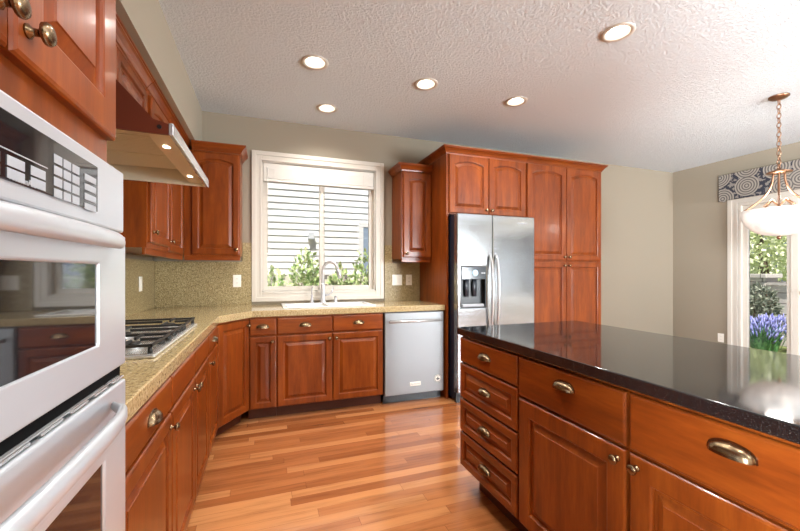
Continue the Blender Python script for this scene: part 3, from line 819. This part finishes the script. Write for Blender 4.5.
# ---- gas cooktop
ck = thing('gas_cooktop', 'stainless steel gas cooktop with black cast iron grates', 'cooktop', (-.64, 2.05, .915))
kx0, kx1 = -.90, cf - .065
b = MB(); b.box(kx0, kx1, CTY0, CTY1, .9155, .930, .006); b.box(-.858, cf - .108, CTY0 + .033, CTY1 - .033, .866, .9155)
b.build('tray', plain('satin_cooktop_steel', (214, 214, 212), .26, .7), ck, True)
BN = [(-.76, 1.76, .036), (-.50, 1.76, .030), (-.63, 2.05, .046), (-.76, 2.34, .030), (-.50, 2.34, .036)]
for x, y, r in BN:
    bo = MB().lathe([(r * 1.25, 0), (r * 1.2, .008), (r, .010), (r, .016)], 20, 'z', (x, y, .9302)).build('burner', STEEL_P, ck, True)
    o = MB().lathe([(r * .85, 0), (r * .9, .004), (r * .8, .008), (.001, .009)], 20, 'z', (x, y, .9462)).build('burner_cap', IRON, bo)
    o.matrix_parent_inverse = Matrix.Translation(-Vector(ck.location))
for k in range(3):
    y0 = CTY0 + .012 + k * .2935; y1 = y0 + .288; x0, x1 = kx0 + .02, kx1 - .012
    b = MB(); q = .0045; zt = .966
    for (a0, a1, c0, c1) in ((x0, x1, y0, y0 + 2 * q), (x0, x1, y1 - 2 * q, y1), (x0, x0 + 2 * q, y0, y1), (x1 - 2 * q, x1, y0, y1)):
        b.box(a0, a1, c0, c1, zt - .011, zt, .002)
    ym = (y0 + y1) / 2; xm = (x0 + x1) / 2
    cs = [p for p in BN if y0 < p[1] < y1]
    for (cx, cy, r) in cs:
        for a0, a1, c0, c1 in ((cx - q, cx + q, cy + r * .8, y1), (cx - q, cx + q, y0, cy - r * .8), (x0 if cx < xm else xm, cx - r * .8, cy - q, cy + q), (cx + r * .8, xm if cx < xm else x1, cy - q, cy + q)):
            if a1 > a0 and c1 > c0: b.box(a0, a1, c0, c1, zt - .010, zt + .003, .002)
    for x in (x0 + .01, x1 - .01):
        for y in (y0 + .01, y1 - .01): b.lathe([(.009, .9303), (.007, zt - .01)], 8, 'z', (x, y, 0))
    b.build('grate', IRON, ck, True)
for k in range(5):
    o = MB().lathe([(.017, 0), (.016, .012), (.013, .02), (.001, .021)], 16, 'z', (kx1 - .035, 1.83 + k * .11, .9303)).build('control_knob', IRON, ck, True)

# ---- sink and fittings
sk = thing('sink', 'white double-bowl drop-in sink below the window', 'sink', (.56, 3.59, .915))
def bowl(x0, x1, y0, y1, z0, z1):
    b = MB(); w_ = .006
    def rr(x0, x1, y0, y1, r, z, n=5):
        P = []
        for cx, cy, a in ((x1 - r, y1 - r, 0), (x0 + r, y1 - r, 90), (x0 + r, y0 + r, 180), (x1 - r, y0 + r, 270)):
            for i in range(n + 1): t_ = R(a + 90 * i / n); P.append((cx + r * math.cos(t_), cy + r * math.sin(t_), z))
        return P
    rings = [rr(x0, x1, y0, y1, .05, z1), rr(x0 + .008, x1 - .008, y0 + .008, y1 - .008, .05, z0 + .03), rr(x0 + .03, x1 - .03, y0 + .03, y1 - .03, .04, z0)]
    b.loops(rings, True, False, True)
    return b
xm = (SX0 + SX1) / 2
rimz = .925
b = MB().prism(rect(SX0, SX1, SY0, SY1 + .055), [[(p[0], p[1]) for p in rect(SX0 + .04, xm - .018, SY0 + .035, SY1 - .035)], [(p[0], p[1]) for p in rect(xm + .018, SX1 - .04, SY0 + .035, SY1 - .035)]], .9155, rimz, lambda p, q, h: (p, q, h))
o = b.build('rim', CERAMIC, sk, True); md = o.modifiers.new('edge', 'BEVEL'); md.width = .004; md.segments = 2; md.limit_method = 'ANGLE'; md.angle_limit = R(60)
for x0, x1 in ((SX0 + .04, xm - .018), (xm + .018, SX1 - .04)):
    bo = bowl(x0, x1, SY0 + .035, SY1 - .035, .73, .916).build('basin', CERAMIC, sk, True)
    o = MB().lathe([(.04, 0), (.04, .003), (.02, .001)], 18, 'z', ((x0 + x1) / 2, (SY0 + SY1) / 2, .731)).build('drain', CHROME, bo)
    o.matrix_parent_inverse = Matrix.Translation(-Vector(sk.location))
fa = thing('faucet', 'tall gooseneck chrome faucet standing behind the sink', 'faucet', (.545, 3.822, rimz))
MB().lathe([(.030, 0), (.030, .008), (.024, .014), (.022, .05), (.021, .17), (.015, .20)], 18, 'z', (.545, 3.822, rimz + .0005)).build('body', CHROME, fa, True)
pts = [(.545, 3.822, 1.12)]
for i in range(15):
    a = PI * (1 - i / 14 * .93); rr_ = .09
    dx, dy = .72, -.69
    k = rr_ + rr_ * math.cos(a)
    pts.append((.545 + dx * k, 3.822 + dy * k, 1.245 + rr_ * math.sin(a)))
MB().tube(pts, .0155, 14).build('spout', CHROME, fa, True)
e = Vector(pts[-1]); dn = (e - Vector(pts[-2])).normalized()
MB().tube([e, e + dn * .03, e + dn * .095], [.0165, .021, .024], 14).build('spray_head', STEEL_P, fa, True)
MB().tube([(.567, 3.815, 1.0), (.60, 3.80, 1.005), (.63, 3.79, 1.03), (.645, 3.785, 1.09)], [.012, .011, .008, .006], 10).build('lever', CHROME, fa, True)
sd = thing('water_tap', 'slim chrome filtered-water tap left of the faucet', 'tap', (.435, 3.822, rimz))
MB().lathe([(.019, 0), (.019, .006), (.012, .012), (.010, .06), (.012, .075), (.006, .085)], 14, 'z', (.435, 3.822, rimz + .0005)).build('body', CHROME, sd, True)
MB().tube([(.435, 3.822, 1.0), (.435, 3.822, 1.06), (.437, 3.805, 1.085), (.44, 3.775, 1.088)], [.006, .006, .006, .005], 8).build('spout', CHROME, sd, True)
sd = thing('soap_dispenser', 'short chrome soap dispenser right of the faucet', 'soap dispenser', (.675, 3.822, rimz))
MB().lathe([(.021, 0), (.021, .006), (.015, .012), (.013, .035), (.017, .045), (.015, .06), (.004, .066)], 14, 'z', (.675, 3.822, rimz + .0005)).build('body', CHROME, sd, True)
MB().tube([(.675, 3.822, .98), (.67, 3.79, .988), (.668, 3.765, .975)], .0055, 8).build('nozzle', CHROME, sd, True)

# ---- switches and outlets
def plate(name, label, loc, rz, kind, gang=1):
    o = thing(name, label, 'switch' if 'switch' in name else 'outlet', loc, rz)
    w_ = .036 if gang == 1 else .058
    MB().box(-w_, w_, -.006, 0, -.059, .059, .0025).build('cover_plate', PLASTIC, o)
    for x in ([0] if gang == 1 else [-.023, .023]):
        if kind == 'rocker': MB().box(x - .016, x + .016, -.010, -.005, -.033, .033, .002).build('rocker', PLASTIC, o)
        else:
            for z in (-.02, .02):
                s_ = MB().lathe([(.016, .0), (.016, .0085)], 16, '-y', (x, 0, z)).build('socket', PLASTIC, o)
                b = MB(); b.box(x - .007, x - .005, -.0092, -.0084, z - .003, z + .006); b.box(x + .005, x + .007, -.0092, -.0084, z - .003, z + .006); b.build('slot', BLACK, s_)
    return o
plate('wall_switch', 'single white switch on the backsplash near the left corner', (XL + .0145, 3.50, 1.139), R(90), 'rocker')
plate('wall_outlet', 'white outlet on the backsplash left of the sink window', (-.262, YB - .0145, 1.148), 0, 'socket')
plate('wall_switch', 'wide double white switch right of the sink window', (1.372, YB - .0145, 1.146), 0, 'rocker', 2)
plate('wall_outlet', 'white outlet between the double switch and refrigerator panel', (1.512, YB - .0145, 1.146), 0, 'socket')
plate('wall_outlet', 'white outlet low on the wall beside the garden door', (XR - .0005, 3.285, .34), R(-90), 'socket')

# ------------------------------------------------------------------ island (cabinets face -x)
IX, IY1 = 1.065, 1.895
IZB, IZT = .125, .873
GI = 'cherry island cabinets under the black top'
def island_cab(y1, wd, name, label, fronts):
    c = thing(name, label, 'cabinet', (IX, y1, 0), R(-90), GI)
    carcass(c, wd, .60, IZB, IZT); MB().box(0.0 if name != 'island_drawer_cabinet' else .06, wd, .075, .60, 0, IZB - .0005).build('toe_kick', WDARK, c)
    for f in fronts: front(c, *f[0], **f[1])
    return c
w = .523
c = island_cab(IY1, w, 'island_drawer_cabinet', 'island cabinet with a stack of four drawers at its far end', [
    (('slab', g, w - .006, .726, .862), dict(hw=(w / 2, .80))),
    (('drawer', g, w - .006, .524, .716), dict(hw=(w / 2, .622), rail=.042)),
    (('drawer', g, w - .006, .335, .514), dict(hw=(w / 2, .426), rail=.042)),
    (('drawer', g, w - .006, .135, .325), dict(hw=(w / 2, .232), rail=.042))])
w = .53
for y1, lab, kx in ((IY1 - .524, 'island cabinet with drawer and door beside the four-drawer stack', w - .032),
                    (IY1 - .524 - .531, 'island cabinet with drawer and door nearest the camera', .032)):
    island_cab(y1, w, 'island_cabinet', lab, [
        (('slab', .006, w - .006, .692, .862), dict(hw=(w / 2 + .008, .808))),
        (('door', .006, w - .006, .135, .680), dict(hw=(kx, .645), rail=.07))])
yb_ = IY1 - .524 - .531 - .531
tag(MB().box(1.667, 1.69, yb_, IY1, .0, IZT).build('island_back_panel', WV), 'flat cherry panel closing the far side of the island', 'panel')
it = MB().box(1.04, 1.92, yb_ - .02, 1.917, .8745, .915, .004).build('island_worktop', GRAN)
tag(it, 'glossy black granite worktop on the island', 'worktop')

# ------------------------------------------------------------------ lamps
root = None
LB = ['recessed ceiling light at the oven-side end of the row ahead of the sink window', 'recessed ceiling light closest to the sink window', 'middle recessed ceiling light of the row ahead of the sink window', 'recessed ceiling light in front of the pantry cabinet', 'recessed ceiling light above the island in front of the pantry, highest in the photo', 'recessed ceiling light just in front of the ovens', 'recessed ceiling light over the aisle beside the island', 'recessed ceiling light over the camera position', 'recessed ceiling light above the near end of the island', 'recessed ceiling light behind the camera on the oven side', 'recessed ceiling light behind the camera on the dining side']
for (x, y), lab in zip(CANS, LB):
    if root is None:
        root = thing('recessed_light', lab, 'ceiling light', (x, y, ZC), 0, 'recessed ceiling lights')
        MB().lathe([(CR + .022, -.001), (CR + .021, -.006), (CR + .004, -.008), (CR - .006, -.004), (CR - .006, 0.0)], 32, 'z', cap=False).build('trim_ring', WHITE, root)
        MB().lathe([(CR - .006, -.003), (CR - .010, .03), (CR - .022, .075), (.001, .078)], 32, 'z', cap=False).build('baffle', WHITE, root)
        MB().lathe([(.001, .022), (.03, .024), (.044, .032), (.046, .045), (.03, .07)], 24, 'z').build('bulb', BULB, root)
        r = root
    else: r = copy_tree(root, (x, y, ZC), lab)
    light('can_light', 'SPOT', (0, 0, .01), (0, 0, 0), CAN_W, (1, .97, .92), R(140), parent=r)

# pendant
px_, py_ = 4.16, 1.91
pd = thing('pendant_lamp', 'bronze chain pendant with white glass bowl in the dining corner', 'pendant lamp', (px_, py_, ZC))
MB().lathe([(.001, 2.715), (.012, 2.716), (.05, 2.727), (.068, 2.740), (.068, ZC - .0005)], 24, 'z', (px_, py_, 0)).build('ceiling_plate', BRONZE_LAMP, pd, True)
b = MB(); nl = 15; zt, zb = 2.72, 2.12
for i in range(nl):
    z = zt - (zt - zb) * (i + .5) / nl
    b.torus((px_, py_, z), .0245, .0042, (1, 0, 0) if i % 2 else (0, 1, 0), 14, 6, .55, (0, 0, 1))
b.build('chain', BRONZE_LAMP, pd, True)
MB().lathe([(.002, 2.135), (.014, 2.13), (.02, 2.118), (.05, 2.11), (.085, 2.096), (.085, 2.088), (.03, 2.083)], 24, 'z', (px_, py_, 0)).build('hub', BRONZE_LAMP, pd, True)
MB().tube([(px_, py_, 2.09), (px_, py_, 1.75)], .009, 10).build('stem', BRONZE_LAMP, pd, True)
for k in range(4):
    a = R(25 + 90 * k); pts = []
    for i in range(13):
        s_ = i / 12; rr_ = .035 + (.240 - .035) * s_ ** 2.6; pts.append((px_ + rr_ * math.cos(a), py_ + rr_ * math.sin(a), 2.095 - .325 * s_))
    o = MB().tube(pts, .0085, 8).build('arm', BRONZE_LAMP, pd, True)
for k in range(4):
    a = R(25 + 90 * k + 45)
    pts = [(px_ + .0 * math.cos(a), py_, 1.80), (px_ + .06 * math.cos(a), py_ + .06 * math.sin(a), 1.86), (px_ + .13 * math.cos(a), py_ + .13 * math.sin(a), 1.80)]
    MB().tube(pts, .007, 8).build('scroll', BRONZE_LAMP, pd, True)
b = MB(); pr = []
for i in range(13):
    t_ = PI / 2 * i / 12; pr.append((max(.002, 0.252 * math.sin(t_) ** .9), 1.545 + .22 * (1 - math.cos(t_)) ** 1.0))
pr2 = [(max(.001, r - .006), z + .005) for r, z in pr][::-1]
b.lathe(pr + [(.260, 1.768), (.248, 1.771)] + pr2, 40, 'z', (px_, py_, 0), cap=False); b.build('glass_bowl', BOWL, pd, True)
MB().lathe([(.001, 1.515), (.012, 1.52), (.018, 1.535), (.008, 1.548)], 14, 'z', (px_, py_, 0)).build('finial', BRONZE_LAMP, pd, True)
for a in (0, 2 * PI / 3, 4 * PI / 3):
    MB().lathe([(.004, 0), (.022, .02), (.03, .05), (.02, .08), (.012, .10)], 14, 'z', (px_ + .08 * math.cos(a), py_ + .08 * math.sin(a), 1.66)).build('bulb', BULB, pd, True)
light('pendant_light', 'POINT', (0, 0, -.86), (0, 0, 0), 7, (1, .94, .86), .08, parent=pd)

# valance over the garden door
va = thing('window_valance', 'grey and navy medallion fabric valance above the garden door', 'valance', (XR, 2.0, 2.18))
vy0, vy1, vz0, vz1, vd = .75, 3.245, 2.178, 2.52, .125
b = MB(); b.box(XR - vd, XR - vd + .014, vy0, vy1, vz0, vz1, .004); b.box(XR - vd + .014, XR - .0005, vy1 - .014, vy1, vz0, vz1); b.box(XR - vd + .014, XR - .0005, vy0, vy0 + .014, vz0, vz1)
b.build('fabric_board', FABRIC, va, True)
b = MB(); b.box(XR - vd - .004, XR - .0005, vy0 - .004, vy1 + .004, vz1, vz1 + .008, .003); b.build('top_piping', plain('taupe_piping', (118, 110, 92), .9), va, True)

# ------------------------------------------------------------------ outdoors
lawn = MB().box(-12, 22, -12, 16, -.32, -.155).build('terrain', LAWN); struct(lawn, 'garden ground outside', 'ground')
nh = thing('neighbor_house', 'white lap-sided house seen through the sink window', 'house', (1, 7.2, 0))
b = MB(); zz = 1.19; YS = 7.0
hx0, hx1 = -5.5, 6.5
while zz < 5.4:
    b.addmesh([(hx0, YS - .016, zz), (hx1, YS - .016, zz), (hx1, YS, zz + .118), (hx0, YS, zz + .118), (hx0, YS + .05, zz), (hx1, YS + .05, zz), (hx1, YS + .05, zz + .118), (hx0, YS + .05, zz + .118)],
              [(0, 1, 2, 3), (0, 4, 5, 1), (3, 2, 6, 7)])
    zz += .118
b.build('lap_siding', SIDING, nh, True)
MB().box(hx0, hx1, YS + .05, YS + 3, -.2, 5.5).build('wall', SIDING, nh, True)
MB().box(hx0, hx1, YS - .02, YS + .05, -.2, 1.188).build('foundation', plain('shaded_grey_concrete', (112, 108, 106), .9), nh, True)  # shade of the gap behind the fence put into this grey
wz = MB(); x0, x1, z0, z1 = 1.76, 2.9, 1.15, 2.10
wz.box(x0 - .09, x0, YS - .04, YS - .005, z0, z1 + .09); wz.box(x1, x1 + .09, YS - .04, YS - .005, z0, z1 + .09); wz.box(x0, x1, YS - .04, YS - .005, z1, z1 + .09)
wf = wz.build('window_trim', TRIMOUT, nh, True)
MB().box(x0, x1, YS - .03, YS - .005, z0, z1).build('window', OUTGLASS, nh, True)
b = MB(); b.box(.72, .83, YS - .11, YS - .01, 1.83, 1.96, .01); b.build('dryer_vent', plain('grey_vent_hood', (206, 210, 218), .5), nh, True)
MB().box(hx0 - .4, hx1 + .4, YS - .15, YS + 3.2, 5.5, 5.62).build('roof', ROOFM, nh, True)

fe = thing('picket_fence', 'weathered picket fence behind the shrubs outside the sink window', 'fence', (1, 6.3, -.155))
for z in (.35, 1.03): MB().box(-2.5, 4.5, 6.32, 6.36, z, z + .08).build('rail', PICKET, fe, True)
k = 0; x = -.9
while x < 2.6:
    MB().prism([(x, -.155), (x + .12, -.155), (x + .12, 1.16), (x + .06, 1.20), (x, 1.16)], [], 6.295, 6.318, lambda p, q, h: (p, h, q)).build('picket', PICKET, fe, True)
    x += .17

def leaves(c, rad, n, size, mat, name, parent, rng, up=0.3, hollow=0.3):
    b = MB(); c = Vector(c)
    for _ in range(n):
        while True:
            p = Vector((rng.uniform(-1, 1), rng.uniform(-1, 1), rng.uniform(-1, 1)))
            if hollow * hollow < p.length_squared < 1: break
        q = Vector((p.x * rad[0], p.y * rad[1], p.z * rad[2])) + c
        d = (p + Vector((rng.gauss(0, .6), rng.gauss(0, .6), rng.gauss(0, .6) + up))).normalized()
        s_ = d.cross(Vector((rng.gauss(0, 1), rng.gauss(0, 1), rng.gauss(0, 1)))).normalized()
        nn = d.cross(s_); l = size * rng.uniform(.7, 1.4); wd = l * .28
        b.addmesh([q, q + d * l * .5 + s_ * wd + nn * l * .06, q + d * l, q + d * l * .5 - s_ * wd + nn * l * .06], [(0, 1, 2), (0, 2, 3)])
    return b.build(name, mat, parent, True)
def shrub(name, label, x, y, r, h, mat, n, size, rng, zb=-.155, cat='shrub', grp=None):
    o = thing(name, label, cat, (x, y, zb), 0, grp)
    b = MB()
    for k in range(5):
        a = 2 * PI * k / 5 + rng.random(); b.tube([(x, y, zb), (x + r * .25 * math.cos(a), y + r * .25 * math.sin(a), zb + h * .45), (x + r * .5 * math.cos(a), y + r * .5 * math.sin(a), zb + h * .8)], [.014, .01, .005], 6)
    b.build('stem', BARK, o, True)
    leaves((x, y, zb + h * .52), (r, r, h * .5), n, size, mat, 'foliage', o, rng)
    return o
rng = random.Random(3)
GS = 'shrubs outside the sink window'
shrub('garden_shrub', 'leafy bright shrub in the lower left corner of the sink window', .08, 5.25, .22, 1.40, LEAF, 800, .085, rng, grp=GS)
shrub('garden_shrub', 'tallest leafy shrub outside the left sash of the sink window', .58, 5.92, .26, 1.72, LEAF, 1100, .085, rng, grp=GS)
shrub('garden_shrub', 'leafy shrub seen behind the faucet outside the right sash', .98, 5.22, .23, 1.42, LEAF, 800, .08, rng, grp=GS)
shrub('garden_shrub', 'leafy shrub at the right edge of the sink window', 1.52, 5.9, .28, 1.68, LEAF, 1000, .08, rng, grp=GS)

# right garden: block wall, pier, bush, lavender, trees
gw = thing('garden_wall', 'grey concrete block garden wall beyond the garden door', 'wall', (9.2, 3.2, -.155))
MB().box(9.10, 9.35, -1.0, 4.35, -.155, .98).build('blockwork', STONE, gw, True)
MB().box(9.04, 9.41, -1.0, 4.33, .98, 1.05, .01).build('coping', STONE, gw, True)
gp = thing('garden_wall_pier', 'block pier with flat cap at the end of the garden wall', 'pier', (9.2, 4.6, -.155))
MB().box(9.02, 9.44, 4.352, 5.1, -.155, 1.12).build('blockwork', STONE, gp, True)
MB().box(8.96, 9.50, 4.30, 5.16, 1.12, 1.20, .01).build('pier_cap', STONE, gp, True)
shrub('garden_bush', 'tall grey-green bush in front of the garden wall', 8.66, 4.27, .28, 1.12, LEAF_DK, 1800, .075, rng, cat='bush')
def lavender(x, y, label):
    o = thing('lavender_plant', label, 'plant', (x, y, -.155), 0, 'lavender plants by the garden door')
    b = MB(); f = MB()
    for _ in range(170):
        a = rng.uniform(0, 2 * PI); r = rng.uniform(0, .10); tl = rng.uniform(0, .2); h = rng.uniform(.36, .64) - tl * .4
        p0 = Vector((x + r * math.cos(a), y + r * math.sin(a), -.155)); p1 = Vector((x + (r + tl) * math.cos(a), y + (r + tl) * math.sin(a), -.155 + h))
        s_ = Vector((-math.sin(a), math.cos(a), 0)) * .012
        mdp = (p0 + p1) / 2 + Vector((0, 0, .06))
        b.addmesh([p0 - s_, p0 + s_, mdp + s_ * 1.3, p1, mdp - s_ * 1.3], [(0, 1, 2, 3, 4)])
        d = (p1 - mdp).normalized()
        if rng.random() < .6: f.tube([p1, p1 + d * .045, p1 + d * .10], [.007, .013, .003], 5)
    b.build('stalks', LEAF_LAV, o, True); f.build('flower_spikes', FLOWER, o, True)
lavender(7.42, 3.62, 'blue flowering lavender nearest the pane edge beside the casing')
lavender(7.98, 3.78, 'blue flowering lavender in the middle of the sidelight')
lavender(8.55, 3.60, 'blue flowering lavender at the sidelight edge by the wall')
for i, (x, y, lab) in enumerate(((12.6, 6.1, 'pale green tree rising behind the pier of the garden wall'), (17.0, 8.3, 'pale green tree behind the garden wall'))):
    o = thing('garden_tree', lab, 'tree', (x, y, -.155), 0, 'trees beyond the garden wall')
    MB().tube([(x, y, -.155), (x + .05, y, 1.2), (x - .05, y + .1, 2.6)], [.12, .09, .05], 9).build('trunk', BARK, o, True)
    leaves((x, y, 2.5), (1.5, 1.5, 1.7), 3200, .16, LEAF_TREE, 'foliage', o, rng)
